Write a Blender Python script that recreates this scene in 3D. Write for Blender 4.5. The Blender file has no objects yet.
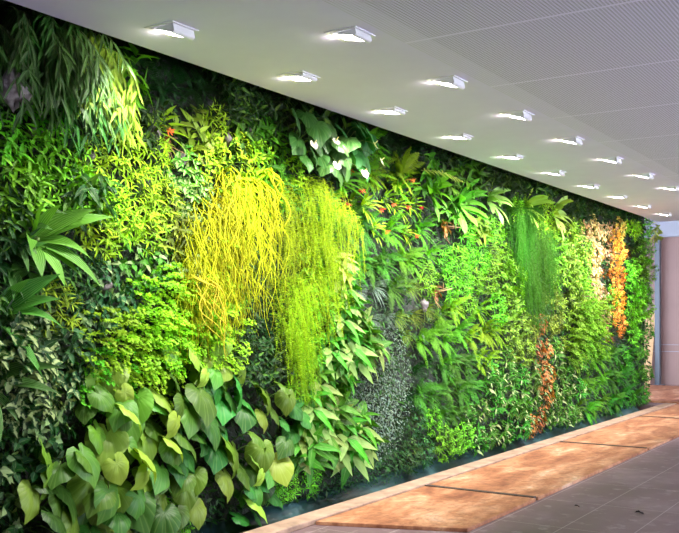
import bpy, math, random
import numpy as np
from mathutils import Vector, Matrix
random.seed(11)
R = random.uniform
PI = math.pi
C = bpy.context.scene.collection

# ------------------------------------------------------------------ camera
F, HX, HY = 930.0, 339.5, 318.0
A = math.atan((942 - HX) / F)
SA, CA = math.sin(A), math.cos(A)
EYE = 1.6
CEIL = EYE + 1.75
cam_d = bpy.data.cameras.new('camera')
cam = bpy.data.objects.new('camera', cam_d); C.objects.link(cam)
cam.location = (0, 0, EYE)
cam.rotation_euler = (PI / 2, 0, A)
cam_d.sensor_width = 36; cam_d.lens = F / 679 * 36
cam_d.shift_y = (HY - 266.5) / 679
bpy.context.scene.camera = cam

def at(px, py, L):
    """point of the upright plane x = -L seen at a pixel of the photograph"""
    r, u = (px - HX) / F, (HY - py) / F
    dx, dy = -SA + r * CA, CA + r * SA
    t = -L / dx
    return Vector((-L, dy * t, EYE + u * t))
def proj(p):
    z = -SA * p[0] + CA * p[1]
    r = (CA * p[0] + SA * p[1]) / z
    return HX + F * r, HY - F * (p[2] - EYE) / z

# ------------------------------------------------------------------ materials
def new_mat(name):
    m = bpy.data.materials.new(name); m.use_nodes = True
    nt = m.node_tree; nt.nodes.clear()
    return m, nt
def N(nt, t, **kw):
    n = nt.nodes.new(t)
    for k, v in kw.items():
        if k in n.inputs: n.inputs[k].default_value = v
        else: setattr(n, k, v)
    return n
def lk(nt, a, b): nt.links.new(a, b)
def math_n(nt, op, a, b=None):
    n = nt.nodes.new('ShaderNodeMath'); n.operation = op
    for i, v in enumerate((a, b)):
        if v is None: continue
        if isinstance(v, (int, float)): n.inputs[i].default_value = v
        else: lk(nt, v, n.inputs[i])
    return n.outputs[0]
def mixc(nt, fac, a, b, mode='MIX'):
    n = nt.nodes.new('ShaderNodeMix'); n.data_type = 'RGBA'; n.blend_type = mode
    for i, v in ((0, fac), (6, a), (7, b)):
        if isinstance(v, (int, float)): n.inputs[i].default_value = v
        elif isinstance(v, tuple): n.inputs[i].default_value = (*v, 1) if len(v) == 3 else v
        else: lk(nt, v, n.inputs[i])
    return n.outputs[2]
def ramp(nt, fac, stops):
    n = nt.nodes.new('ShaderNodeValToRGB')
    el = n.color_ramp.elements
    while len(el) < len(stops): el.new(.5)
    for e, (p, c) in zip(el, stops):
        e.position = p; e.color = (*c, 1) if len(c) == 3 else c
    lk(nt, fac, n.inputs[0]); return n.outputs[0]
def out(nt, s):
    o = nt.nodes.new('ShaderNodeOutputMaterial'); lk(nt, s, o.inputs[0])
def simple(name, col, rough=.5, metal=0, noise=0, scale=8, bump=0, spec=.5):
    m, nt = new_mat(name)
    b = N(nt, 'ShaderNodeBsdfPrincipled', Roughness=rough, Metallic=metal)
    b.inputs['Specular IOR Level'].default_value = spec
    tc = nt.nodes.new('ShaderNodeTexCoord')
    nz = N(nt, 'ShaderNodeTexNoise', Scale=scale, Detail=6.0, Roughness=.6); lk(nt, tc.outputs['Object'], nz.inputs['Vector'])
    lo = tuple(c * (1 - noise) for c in col); hi = tuple(min(1, c * (1 + noise)) for c in col)
    lk(nt, ramp(nt, nz.outputs[0], [(.3, lo), (.7, hi)]), b.inputs['Base Color'])
    if bump:
        bp = N(nt, 'ShaderNodeBump', Strength=bump, Distance=.01); lk(nt, nz.outputs[0], bp.inputs['Height']); lk(nt, bp.outputs[0], b.inputs['Normal'])
    out(nt, b.outputs[0]); return m

def leaf_mat(name, kind='plain', rough=.42, trans=.2):
    m, nt = new_mat(name)
    at_ = N(nt, 'ShaderNodeAttribute', attribute_name='tint')
    oi = nt.nodes.new('ShaderNodeObjectInfo')
    hs = nt.nodes.new('ShaderNodeHueSaturation')
    lk(nt, at_.outputs['Color'], hs.inputs['Color'])
    lk(nt, math_n(nt, 'ADD', math_n(nt, 'MULTIPLY', oi.outputs['Random'], .04), .48), hs.inputs['Hue'])
    lk(nt, math_n(nt, 'ADD', math_n(nt, 'MULTIPLY', oi.outputs['Random'], .6), .72), hs.inputs['Value'])
    col = hs.outputs[0]
    uv = nt.nodes.new('ShaderNodeUVMap'); sp = nt.nodes.new('ShaderNodeSeparateXYZ'); lk(nt, uv.outputs[0], sp.inputs[0])
    u, v = sp.outputs[0], sp.outputs[1]
    mid = math_n(nt, 'ABSOLUTE', math_n(nt, 'SUBTRACT', u, .5))
    h = None
    if kind in ('plain', 'cream'):
        rib = ramp(nt, mid, [(.0, (1, 1, 1)), (.05, (0, 0, 0))])
        col = mixc(nt, math_n(nt, 'MULTIPLY', rib, .3), col, (.55, .7, .25))
        side = math_n(nt, 'SINE', math_n(nt, 'ADD', math_n(nt, 'MULTIPLY', v, 60), math_n(nt, 'MULTIPLY', mid, -40)))
        h = side
    if kind == 'cream':
        tc = nt.nodes.new('ShaderNodeTexCoord')
        nz = N(nt, 'ShaderNodeTexNoise', Scale=38.0, Detail=3.0); lk(nt, tc.outputs['Object'], nz.inputs['Vector'])
        k = math_n(nt, 'SUBTRACT', nz.outputs[0], math_n(nt, 'MULTIPLY', mid, .55))
        col = mixc(nt, ramp(nt, k, [(.34, (0, 0, 0)), (.44, (1, 1, 1))]), col, (.38, .48, .18))
    if kind == 'pleat':
        s = math_n(nt, 'SINE', math_n(nt, 'MULTIPLY', u, 50))
        col = mixc(nt, math_n(nt, 'MULTIPLY', math_n(nt, 'MAXIMUM', s, 0), .3), col, (.4, .62, .18))
        h = s
    if kind == 'heart':       # uv = leaf plane coordinates; veins fan out from the stalk
        x = math_n(nt, 'SUBTRACT', u, .5); y = math_n(nt, 'SUBTRACT', v, .35)
        an = math_n(nt, 'ARCTAN2', math_n(nt, 'ABSOLUTE', x), math_n(nt, 'ADD', y, .12))
        s = math_n(nt, 'SINE', math_n(nt, 'MULTIPLY', an, 21))
        vein = math_n(nt, 'POWER', math_n(nt, 'MAXIMUM', s, 0), 8)
        col = mixc(nt, math_n(nt, 'MULTIPLY', vein, .13), col, (.5, .68, .2))
        h = s
    b = N(nt, 'ShaderNodeBsdfPrincipled', Roughness=rough)
    b.inputs['Specular IOR Level'].default_value = .32
    lk(nt, col, b.inputs['Base Color'])
    if h is not None:
        bp = N(nt, 'ShaderNodeBump', Strength=.12 if kind == 'heart' else .35, Distance=.003); lk(nt, h, bp.inputs['Height']); lk(nt, bp.outputs[0], b.inputs['Normal'])
    t = nt.nodes.new('ShaderNodeBsdfTranslucent')
    lk(nt, mixc(nt, 1.0, col, (1.0, 1.0, .35), 'MULTIPLY'), t.inputs[0])
    mx = N(nt, 'ShaderNodeMixShader'); mx.inputs[0].default_value = trans
    lk(nt, b.outputs[0], mx.inputs[1]); lk(nt, t.outputs[0], mx.inputs[2]); out(nt, mx.outputs[0])
    return m
ML = {k: leaf_mat('leaf_' + k, k) for k in ('plain', 'cream', 'pleat', 'heart')}
ML['fine'] = leaf_mat('leaf_fine', 'none', .6, .3)
ML['stem'] = leaf_mat('stem', 'none', .6, .05)

# ------------------------------------------------------------------ mesh helper
class MB:
    def __init__(s): s.v = []; s.f = []; s.c = []; s.uv = []
    def add(s, vs, fs, col=(1, 1, 1), uvs=None):
        o = len(s.v); s.v.extend(vs); s.c.extend([col] * len(vs))
        s.uv.extend(uvs if uvs else [(0, 0)] * len(vs))
        s.f.extend([tuple(i + o for i in f) for f in fs])
    def box(s, lo, hi, col=(1, 1, 1)):
        x0, y0, z0 = lo; x1, y1, z1 = hi
        s.add([(x0,y0,z0),(x1,y0,z0),(x1,y1,z0),(x0,y1,z0),(x0,y0,z1),(x1,y0,z1),(x1,y1,z1),(x0,y1,z1)],
              [(0,3,2,1),(4,5,6,7),(0,1,5,4),(1,2,6,5),(2,3,7,6),(3,0,4,7)], col)
    def tube(s, pts, r0, r1=None, col=(1, 1, 1), k=4):
        r1 = r0 if r1 is None else r1
        n = len(pts); vs = []; fs = []
        for i, p in enumerate(pts):
            d = (pts[min(i + 1, n - 1)] - pts[max(i - 1, 0)])
            if d.length < 1e-9: d = Vector((0, 0, 1))
            d.normalize()
            a = d.cross(Vector((.31, .93, .17))); a.normalize(); b = d.cross(a)
            r = r0 + (r1 - r0) * i / (n - 1)
            for j in range(k):
                t = 2 * PI * j / k
                vs.append(tuple(p + a * (math.cos(t) * r) + b * (math.sin(t) * r)))
        for i in range(n - 1):
            for j in range(k):
                j2 = (j + 1) % k
                fs.append((i * k + j, i * k + j2, (i + 1) * k + j2, (i + 1) * k + j))
        fs.append(tuple(range(k))[::-1]); fs.append(tuple((n - 1) * k + j for j in range(k)))
        s.add(vs, fs, col)
    def mesh(s, name, mat, smooth=True):
        me = bpy.data.meshes.new(name)
        me.from_pydata(s.v, [], s.f)
        at_ = me.color_attributes.new('tint', 'FLOAT_COLOR', 'POINT')
        a = np.ones((len(s.v), 4), dtype=np.float32); a[:, :3] = np.array(s.c, dtype=np.float32)
        at_.data.foreach_set('color', a.ravel())
        uvl = me.uv_layers.new(name='UVMap')
        idx = np.zeros(len(me.loops), dtype=np.int32); me.loops.foreach_get('vertex_index', idx)
        uvl.data.foreach_set('uv', np.array(s.uv, dtype=np.float32)[idx].ravel())
        me.polygons.foreach_set('use_smooth', [smooth] * len(me.polygons))
        me.materials.append(mat); me.update()
        return me
    def build(s, name, mat, parent=None, smooth=False):
        return link(name, s.mesh(name, mat, smooth), parent)
def link(name, data, parent=None, loc=None):
    o = bpy.data.objects.new(name, data); C.objects.link(o)
    if parent: o.parent = parent
    if loc: o.location = loc
    return o
def tag(o, label=None, cat=None, group=None, kind=None):
    for k, v in (('label', label), ('category', cat), ('group', group), ('kind', kind)):
        if v: o[k] = v
    return o

# ------------------------------------------------------------------ leaves
DOWN = Vector((0, 0, -1)); UP = Vector((0, 0, 1)); OUT = Vector((1, 0, 0))
def rv(s=1): return Vector((random.gauss(0, s), random.gauss(0, s), random.gauss(0, s)))
def jit(c, a=.22):
    k = 1 + R(-a, a); h = R(-a, a) * .3
    return (min(1, max(0, c[0] * (k + h))), min(1, max(0, c[1] * k)), min(1, max(0, c[2] * (k - h))))
PROF = {
 'lance':  lambda t: math.sin(PI * t ** .75) ** .9,
 'ovate':  lambda t: math.sin(PI * t ** .62) ** .75 * (1 - .25 * t),
 'strap':  lambda t: min(1, .45 + t * 3) * min(1, (1 - t) * 3.2) ** .8,
 'tongue': lambda t: (min(1, .22 + t * 1.6)) * (max(0, 1 - t ** 5)) ** .6,
 'spoon':  lambda t: (.12 + t * 1.1) * max(0, 1 - t ** 6) ** .5,
 'grass':  lambda t: (1 - t) ** .6,
}
def leaf(M, p, d, n, L, W, prof, droop, fold, col, seg=5, wave=0):
    d = d.normalized(); s = d.cross(n)
    if s.length < 1e-4: s = d.cross(Vector((.3, .5, .8)))
    s.normalize()
    vs = []; uvs = []; fs = []; f = PROF[prof]; q = p.copy(); ph = R(0, 6)
    for i in range(seg + 1):
        t = i / seg
        w = W * .5 * max(.02, f(min(.999, max(.001, t))))
        nn = s.cross(d); nn.normalize()
        e = nn * (fold * w + wave * w * math.sin(ph + t * 9))
        e2 = nn * (fold * w - wave * w * math.sin(ph + t * 8))
        vs += [tuple(q + s * w + e), tuple(q), tuple(q - s * w + e2)]
        uvs += [(0, t), (.5, t), (1, t)]
        if i < seg:
            d = (d + DOWN * (droop / seg)).normalized()
            q = q + d * (L / seg)
            a = 3 * i
            fs += [(a, a + 1, a + 4, a + 3), (a + 1, a + 2, a + 5, a + 4)]
    M.add(vs, fs, col, uvs)
HA = [0, 10, 25, 50, 90, 120, 150, 168, 180]; HR = [1, .88, .78, .71, .63, .60, .55, .40, .14]
def heart(M, p, d, n, S, col, ang=20, rings=(.4, .75, 1.0), cup=1.0):
    """broad heart-shaped blade: p = where the stalk meets it, d = towards the tip"""
    d = d.normalized(); s = d.cross(n); s.normalize(); n = s.cross(d)
    vs = [tuple(p)]; uvs = [(.5, .35)]; fs = []
    ph = R(0, 6); asym = R(-.15, .15); cu = cup * R(.7, 1.3)
    for rr in rings:
        for j in range(ang):
            th = -180 + 360 * j / ang
            r = float(np.interp(abs(th), HA, HR)) * rr
            x = r * math.sin(math.radians(th)) * (1 + (asym if th > 0 else -asym)); y = r * math.cos(math.radians(th))
            z = cu * (.30 * abs(x) - .75 * x * x - .38 * max(0, y) ** 2 - .15 * min(0, y) ** 2) + .035 * rr * math.sin(ph + th * .12)
            vs.append(tuple(p + (s * x + d * y + n * z) * S)); uvs.append((.5 + x * .6, .35 + y * .6))
    for j in range(ang):
        fs.append((0, 1 + j, 1 + (j + 1) % ang))
    for k in range(len(rings) - 1):
        for j in range(ang):
            a = 1 + k * ang + j; b = 1 + k * ang + (j + 1) % ang
            fs.append((a, a + ang, b + ang, b))
    M.add(vs, fs, col, uvs)
def curve(p0, p1, sag, n=5):
    return [p0.lerp(p1, i / n) + UP * (sag * math.sin(PI * i / n)) for i in range(n + 1)]

# every species: builder(col, scale args) -> list of (part name, MB, material key); origin at the wall, +X out of the wall
STEM = (.10, .16, .03)
def sp_shoots(col, R0=.2, tips=16, per=7, L=.08, W=.022, prof='lance', droop=.5, mat='plain', depth=.75, fold=.35, spread=1.0, down=0., stem=STEM, pale=.16, palec=None):
    M = MB(); S = MB()
    for k in range(tips):
        a = k * 2.399 + R(-.3, .3); rr = R0 * math.sqrt((k + .5) / tips)
        x = depth * R0 * (1.15 - .5 * (rr / R0) ** 2) * R(.7, 1.15) + .04
        tip = Vector((x, rr * math.cos(a), rr * math.sin(a) - down * R0))
        S.tube(curve(Vector((0, tip.y * .2, tip.z * .3)), tip, R(.0, .05), 4), .003, .0016, jit(stem))
        ax = (Vector((.8, tip.y / R0 * .8, tip.z / R0 * .8 + .25)) + rv(.25)).normalized()
        o1 = ax.cross(Vector((.2, .3, 1))).normalized(); o2 = ax.cross(o1)
        for j in range(per):
            b = j * 2.399 + R(-.3, .3)
            rad = o1 * math.cos(b) + o2 * math.sin(b)
            base = tip - ax * (.045 * j / per * (R0 / .2)) * 1.2
            d = (rad * spread + ax * R(.2, .8))
            leaf(M, base, d, ax * .8 + UP * .5 + OUT * .4, L * R(.7, 1.2), W * R(.8, 1.2), prof, droop * R(.4, 1.4), fold, jit(col, .38) if random.random() > pale else jit(palec or tuple(min(.75, c * 1.5 + a) for c, a in zip(col, (.07, .12, .008))), .2), 4)
    return [('foliage', M, mat), ('stem', S, 'stem')]
def sp_heart(col, R0=.3, n=11, size=.15, cup=1., ang=20, mat='heart', zoff=0., ypale=.12):
    M = MB(); S = MB()
    for k in range(n):
        a = k * 2.399 + R(-.4, .4); rr = R0 * math.sqrt((k + .5) / n)
        base = Vector((R(.16, .36) * (R0 / .3) * (1.1 - .4 * rr / R0), rr * math.cos(a), rr * math.sin(a) + .03 + zoff))
        d = DOWN * R(.35, 1.) + OUT * R(.25, .8) + Vector((0, R(-.9, .55), 0))
        nrm = OUT * .8 + UP * R(.5, 1.6) + Vector((0, R(-1.2, .2), 0))
        heart(M, base, d, nrm, size * R(.72, 1.2), jit(col, .3) if random.random() > ypale else jit((.26, .42, .04), .2), ang, cup=cup)
        S.tube(curve(Vector((0, base.y * .3, base.z * .4 - .05)), base, R(.01, .08), 6), .0045 * size / .15, .003 * size / .15, jit((.16, .28, .06)))
    return [('foliage', M, mat), ('stem', S, 'stem')]
def sp_rosette(col, n=14, L=.4, W=.07, prof='strap', droop=1.0, mat='pleat', up=.7, fold=.3, seg=8, wave=0., yb=0.):
    M = MB()
    for k in range(n):
        a = k * 2.399 + R(-.3, .3)
        d = OUT * R(.35, .9) + Vector((0, math.cos(a) * .8 + yb, math.sin(a) * .8 + up * .6))
        leaf(M, Vector((.02, .02 * math.cos(a), .02 * math.sin(a))), d, UP * .8 + OUT * .9, L * R(.6, 1.1), W * R(.8, 1.1), prof, droop * R(.5, 1.4), fold, jit(col), seg, wave)
    C_ = MB(); C_.tube([Vector((-.06, 0, 0)), Vector((.06, 0, .01))], .02, .012, jit(STEM), 6)
    return [('foliage', M, mat), ('crown', C_, 'stem')]
def sp_willow(col, n=26, L=.16, W=.022, H=.55, R0=.22, stem=(.12, .18, .05)):
    M = MB(); S = MB()
    for k in range(n):
        y = R(-R0, R0); h = H * R(.4, 1.0); x = R(.08, .3)
        p0 = Vector((0, y * .4, R(.0, .12))); p1 = Vector((x, y * .8, R(.05, .16))); p2 = Vector((x + R(.02, .12), y, p1.z - h))
        pts = [(p0 * (1 - t) ** 2 + p1 * (2 * t * (1 - t)) + p2 * t * t) for t in [i / 8 for i in range(9)]]
        S.tube(pts, .003, .001, jit(stem))
        for j in range(2, 9):
            for sgn in (-1, 1):
                leaf(M, pts[j], DOWN * R(.6, 1) + Vector((R(-.1, .5), sgn * R(.1, .7), 0)), OUT + Vector((0, R(-.8, .3), R(0, .5))), L * R(.6, 1.15), W * R(.8, 1.2), 'lance', .6, .3, jit(col), 5)
    return [('foliage', M, 'plain'), ('stem', S, 'stem')]
def sp_fern(col, n=14, L=.34, P=.06, pw=.014, droop=1.1, pairs=16, up=.7, depth=.7, mat='fine', rach=None):
    M = MB(); S = MB()
    for k in range(n):
        a = k * 2.399 + R(-.3, .3)
        d = (OUT * R(.4, 1.1) * depth + Vector((0, math.cos(a), math.sin(a) * .8 + up * .5))).normalized()
        s = d.cross(UP * .9 + OUT * .7); s.normalize()
        q = Vector((.02, 0, 0)); l = L * R(.65, 1.1); pts = [q.copy()]; c = jit(col, .25); dd = d.copy()
        dr = droop * R(.5, 1.4)
        for i in range(pairs):
            t = (i + 1) / pairs
            dd = (dd + DOWN * (dr / pairs)).normalized(); q = q + dd * (l / pairs); pts.append(q.copy())
            pl = P * math.sin(PI * min(1, t * .85 + .12)) ** .7 * R(.85, 1.1)
            nn = s.cross(dd).normalized()
            for sg in (-1, 1):
                pd = (s * sg + dd * .45 + DOWN * .12 + nn * R(-.1, .15)).normalized()
                wv = dd * (pw * .5)
                a0 = q; m1 = q + pd * (pl * .45); e = q + pd * pl + DOWN * (pl * .12)
                M.add([tuple(a0 - wv * .6), tuple(m1 - wv), tuple(e), tuple(m1 + wv), tuple(a0 + wv * .6)], [(0, 1, 2, 3, 4)], c, [(0.3, 0)] * 5)
        S.tube(pts[::3] + [pts[-1]], .0026, .001, rach or jit((col[0] * .7, col[1] * .6, col[2])), 3)
    return [('foliage', M, mat), ('stem', S, 'stem')]
def sp_lace(col, n=26, R0=.2, L=.16, leafs=16, ls=.02, down=.0):
    """fine lacy fronds with small rounded leaflets (maidenhair-like)"""
    M = MB(); S = MB()
    for k in range(n):
        a = k * 2.399; rr = R0 * math.sqrt((k + .5) / n)
        b = Vector((R(.06, .16), rr * math.cos(a), rr * math.sin(a) - down * R0))
        d = (Vector((.9, b.y / R0 * .7, b.z / R0 * .7 + .35)) + rv(.25)).normalized()
        s = d.cross(UP + OUT * .4).normalized(); q = b.copy(); dd = d.copy(); pts = [q.copy()]; c = jit(col)
        for i in range(leafs):
            dd = (dd + DOWN * (1.1 / leafs)).normalized(); q = q + dd * (L / leafs); pts.append(q.copy())
            w = (1 - i / leafs) * .05 + .012
            for sg in (-1, 1):
                for m in (.45, 1):
                    p = q + s * (sg * w * m) + rv(.004); u = (s * sg + dd * .6 + rv(.3)).normalized(); v = (u.cross(UP + OUT + rv(.35))).normalized()
                    l = ls * R(.7, 1.2)
                    M.add([tuple(p), tuple(p + u * l * .6 + v * l * .5), tuple(p + u * l), tuple(p + u * l * .6 - v * l * .5)], [(0, 1, 2, 3)], jit(c, .12))
        S.tube([Vector((0, b.y * .5, b.z * .6)), b] + pts[2::5], .0018, .001, (.08, .07, .02), 3)
    return [('foliage', M, 'fine'), ('stem', S, 'stem')]
def sp_strings(col, n=34, H=1.0, R0=.17, r=.0042, curl=.075, branch=True, out_=.26):
    M = MB()
    for k in range(n):
        y0 = R(-R0, R0); h = H * R(.35, 1.0); x = R(.06, out_); z0 = R(-.05, .12)
        c = jit(col, .2); pts = [Vector((0, y0 * .6, z0)), Vector((x * .7, y0 * .85, z0 + .05))]
        m = 9; ph = R(0, 6); am = curl * R(.3, 1.3); dy = R(-.1, .1) * (h / .9)
        for i in range(m + 1):
            t = i / m
            pts.append(Vector((x + am * math.sin(ph + t * 5) * .6 + .03 * t, y0 + dy * t + am * math.sin(ph * 1.7 + t * 6), z0 - .02 - h * t)))
        M.tube(pts, r * R(.7, 1.2), r * .5, c, 4)
        if branch:
            for b in range(2):
                i = random.randint(3, 8); q = pts[i]; e = q + Vector((R(.0, .06), R(-.08, .08), -R(.08, .2)))
                M.tube([q, q.lerp(e, .5) + OUT * .02, e], r * .7, r * .4, c, 3)
    return [('foliage', M, 'fine')]
def sp_feather(col, n=44, H=.7, R0=.2, needle=.028, out_=.3, step=.016, nw=.0022):
    """hanging feathery sprays of fine needles"""
    M = MB(); S = MB()
    for k in range(n):
        y0 = R(-R0, R0); h = H * R(.3, 1.0); x = R(.08, out_); z0 = R(-.05, .12)
        dy = R(-.12, .12); c = jit(col, .2)
        def P(t): return Vector((x * min(1, t * 5) + .04 * t, y0 + dy * t + .02 * math.sin(6 * t + k), z0 + .08 * math.sin(PI * min(1, t * 4)) - h * t))
        m = int(h / step)
        S.tube([P(i / 6) for i in range(7)], .0016, .0008, c, 3)
        for i in range(2, m):
            p = P(i / m)
            for j in range(3):
                a = R(0, 2 * PI); u = (Vector((math.cos(a), math.sin(a), -.55)) + rv(.15)).normalized(); l = needle * R(.6, 1.3) * (1.15 - .5 * i / m)
                w = u.cross(rv()).normalized() * nw
                M.add([tuple(p + w), tuple(p + u * l), tuple(p - w)], [(0, 1, 2)], c)
    return [('foliage', M, 'fine'), ('stem', S, 'stem')]
def sp_anthurium(col, n=10, size=.17, R0=.26, flowers=2):
    parts = sp_heart(col, R0, n, size, 1.1, ypale=0)
    for k in range(flowers):
        Fm = MB(); a = R(-1, 1) * R0 * .9
        p = Vector((R(.3, .4), a, R(-.22, .12)))
        heart(Fm, p, DOWN + Vector((.3, R(-.5, .2), 0)), OUT + UP * .5 + Vector((0, -.4, 0)), R(.055, .075), (.86, .84, .66), 14, cup=-.7)
        Fm.tube([p, p + Vector((.03, -.01, .03))], .004, .003, (.85, .8, .3), 5)
        Fm.tube(curve(Vector((.02, 0, -.02)), p - OUT * .004, .06), .0028, .0022, (.14, .25, .05))
        parts.append(('flower', Fm, 'fine'))
    return parts
def sp_bromeliad(col, fl=(.75, .09, .03), L=.26, spikes=1):
    parts = sp_rosette(col, 13, L, .032, 'strap', .9, 'plain')
    for k in range(spikes):
        Fm = MB(); e = Vector((R(.16, .26), R(-.08, .08), R(-.06, .12)))
        Fm.tube([Vector((.02, 0, 0)), e * .6 + UP * .04, e], .005, .004, (.4, .25, .05))
        for j in range(12):
            b = j * 2.4
            leaf(Fm, e - OUT * .004 * j, Vector((.6, math.cos(b), math.sin(b) - .3)), OUT, 0.042 * R(.7, 1.2), .013, 'lance', .3, .3, jit(fl, .3), 3)
        parts.append(('flower', Fm, 'fine'))
    return parts
def sp_creep(col, n=320, R0=.24, L=.022, W=.014, depth=.1, prof='ovate'):
    M = MB()
    for k in range(n):
        a = k * 2.399; rr = R0 * math.sqrt((k + .5) / n) * R(.85, 1.15)
        b = Vector((depth * R(.3, 1.2) * (1.2 - rr / R0 * .6) + .02, rr * math.cos(a), rr * math.sin(a)))
        leaf(M, b, rv(.6) + DOWN * .4 + OUT * .3, OUT + UP * .5 + rv(.3), L * R(.6, 1.4), W * R(.7, 1.2), prof, .4, .2, jit(col, .3), 2)
    return [('foliage', M, 'fine')]
def sp_grass(col, n=80, L=.3, W=.009, droop=1.7, up=.6, yb=0.):
    M = MB()
    for k in range(n):
        a = R(0, 2 * PI)
        d = OUT * R(.4, 1.) + Vector((0, math.cos(a) * .7 + yb, math.sin(a) * .6 + up))
        leaf(M, Vector((.02, R(-.04, .04), R(-.04, .04))), d, UP + OUT * .8, L * R(.5, 1.1), W * R(.7, 1.3), 'grass', droop * R(.6, 1.3), .3, jit(col), 7)
    return [('foliage', M, 'fine')]
def sp_dry(col, n=14):
    parts = sp_rosette((.3, .12, .04), n, .14, .05, 'ovate', 1.4, 'plain', .2, .8, 6, .6)
    T = MB()
    for k in range(7):
        e = Vector((R(.1, .24), R(-.2, .2), R(-.22, .08)))
        T.tube([Vector((0, 0, 0)), e * .5 + rv(.03), e], .007, .003, jit((.32, .2, .09)), 5)
    parts.append(('twig', T, 'stem'))
    return parts

# ------------------------------------------------------------------ palette of leaf colours
LIME = (.28, .54, .008); YEL = (.56, .58, .008); BRI = (.13, .42, .008); MID = (.055, .24, .008); DRK = (.010, .060, .006)  # DRK is darkened further to hold shade under the ceiling and at the left
CHAR = (.27, .60, .008); GRY = (.17, .25, .19); CRM = (.55, .55, .28); OLV = (.18, .28, .02)
RUST = (.38, .12, .03); ORG = (.85, .24, .04); PNK = (.80, .48, .26); BLU = (.028, .13, .03)

SPEC = {   # name -> (object name, category, builder)
 'bushy':      ('bushy_plant', 'plant', lambda c: sp_shoots(c, .22, 18, 7, .085, .028, 'ovate')),
 'broad':      ('broadleaf_plant', 'plant', lambda c: sp_shoots(c, .22, 9, 5, .15, .06, 'ovate', .8, spread=1.2)),
 'spiky':      ('spiky_plant', 'plant', lambda c: sp_shoots(c, .2, 24, 8, .07, .014, 'lance', .6)),
 'pothos':     ('trailing_ivy', 'plant', lambda c: sp_shoots(c, .22, 15, 5, .075, .048, 'ovate', .9, spread=1.3, down=.2, pale=.2, palec=(.24, .36, .13))),  # pale leaves put highlights into the ivy's colour
 'pothos_v':   ('variegated_ivy', 'plant', lambda c: sp_shoots(c, .22, 15, 5, .08, .05, 'ovate', .9, mat='cream', spread=1.3, down=.2, pale=.1)),
 'arrow':      ('arrowhead_plant', 'plant', lambda c: sp_shoots(c, .22, 15, 5, .10, .038, 'ovate', .7, spread=1.1, pale=.2, palec=(.45, .56, .22))),
 'cane':       ('dumb_cane', 'plant', lambda c: sp_shoots(c, .2, 7, 6, .24, .10, 'ovate', .7, spread=1.15, fold=.2, pale=.2, palec=(.27, .40, .09))),
 'tiny':       ('small_leaved_shrub', 'plant', lambda c: sp_shoots(c, .22, 26, 7, .052, .024, 'ovate', .4)),
 'heart':      ('heart_leaf_plant', 'plant', lambda c: sp_heart(c, .3, 6, .2, 1.3)),
 'heart_s':    ('heart_leaf_plant', 'plant', lambda c: sp_heart(c, .22, 12, .085)),
 'pleated':    ('pleated_leaf_plant', 'plant', lambda c: sp_rosette(c, 11, .42, .095, 'lance', .9, 'pleat', .7, .35, 9, yb=.15)),
 'tongue':     ('tongue_fern', 'fern', lambda c: sp_rosette(c, 12, .42, .115, 'tongue', 1.1, 'plain', .7, .2, 9, .15, yb=-.15)),
 'willow':     ('drooping_shrub', 'plant', lambda c: sp_willow(c)),
 'fern':       ('fern', 'fern', lambda c: sp_fern(c)),
 'fern_big':   ('fern', 'fern', lambda c: sp_fern(c, 9, .42, .10, .022, .8, 15)),
 'frond':      ('fern', 'fern', lambda c: sp_fern(c, 1, .62, .11, .019, .45, 12, up=.55)),
 'fern_fine':  ('fern', 'fern', lambda c: sp_fern(c, 18, .3, .045, .008, 1.3, 22)),
 'lace':       ('maidenhair_fern', 'fern', lambda c: sp_lace(c)),
 'strings':    ('trailing_cactus', 'plant', lambda c: sp_strings(c)),
 'cords':      ('trailing_cactus', 'plant', lambda c: sp_strings(c, 16, .55, .1, .007, .07, False, .34)),
 'feather':    ('feathery_trailing_plant', 'plant', lambda c: sp_feather(c)),
 'feather_t':  ('feathery_trailing_plant', 'plant', lambda c: sp_feather(c, 46, .85, .13)),
 'anthurium':  ('flowering_anthurium', 'plant', lambda c: sp_anthurium(c)),
 'bromeliad':  ('bromeliad', 'plant', lambda c: sp_bromeliad(c)),
 'creep':      ('creeping_plant', 'plant', lambda c: sp_creep(c)),
 'grass':      ('sedge', 'plant', lambda c: sp_grass(c)),
 'grass_w':    ('sedge', 'plant', lambda c: sp_grass(c, 36, .5, .02, 1.5)),
 'dry':        ('withered_plant', 'plant', lambda c: sp_dry(c)),
}
PROTO = {}
def clampx(mb):
    mb.v = [(max(.004, v[0]), v[1], v[2]) for v in mb.v]; return mb
def proto(spec, col, var):
    k = (spec, col, var)
    if k not in PROTO:
        nm, cat, fn = SPEC[spec]
        PROTO[k] = [(pn, clampx(mb).mesh(nm + '_' + pn, ML[mk])) for pn, mb, mk in fn(col)]
    return PROTO[k]
XW = -4.735
placed = []
def plant(spec, col, y, z, scale, label=None, group=None, var=None, roll=None, sy=1.0):
    nm, cat, fn = SPEC[spec]
    parts = proto(spec, col, random.randrange(2) if var is None else var)
    root = link(nm, None, None, (XW, y, z)); root.empty_display_size = .1
    root.rotation_euler = (R(-.25, .25) if roll is None else roll, 0, 0)
    root.scale = (scale, scale * (sy if random.random() < .5 else -sy), scale)
    for pn, me in parts: link(pn, me, root)
    tag(root, label, cat, group)
    return root

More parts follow.
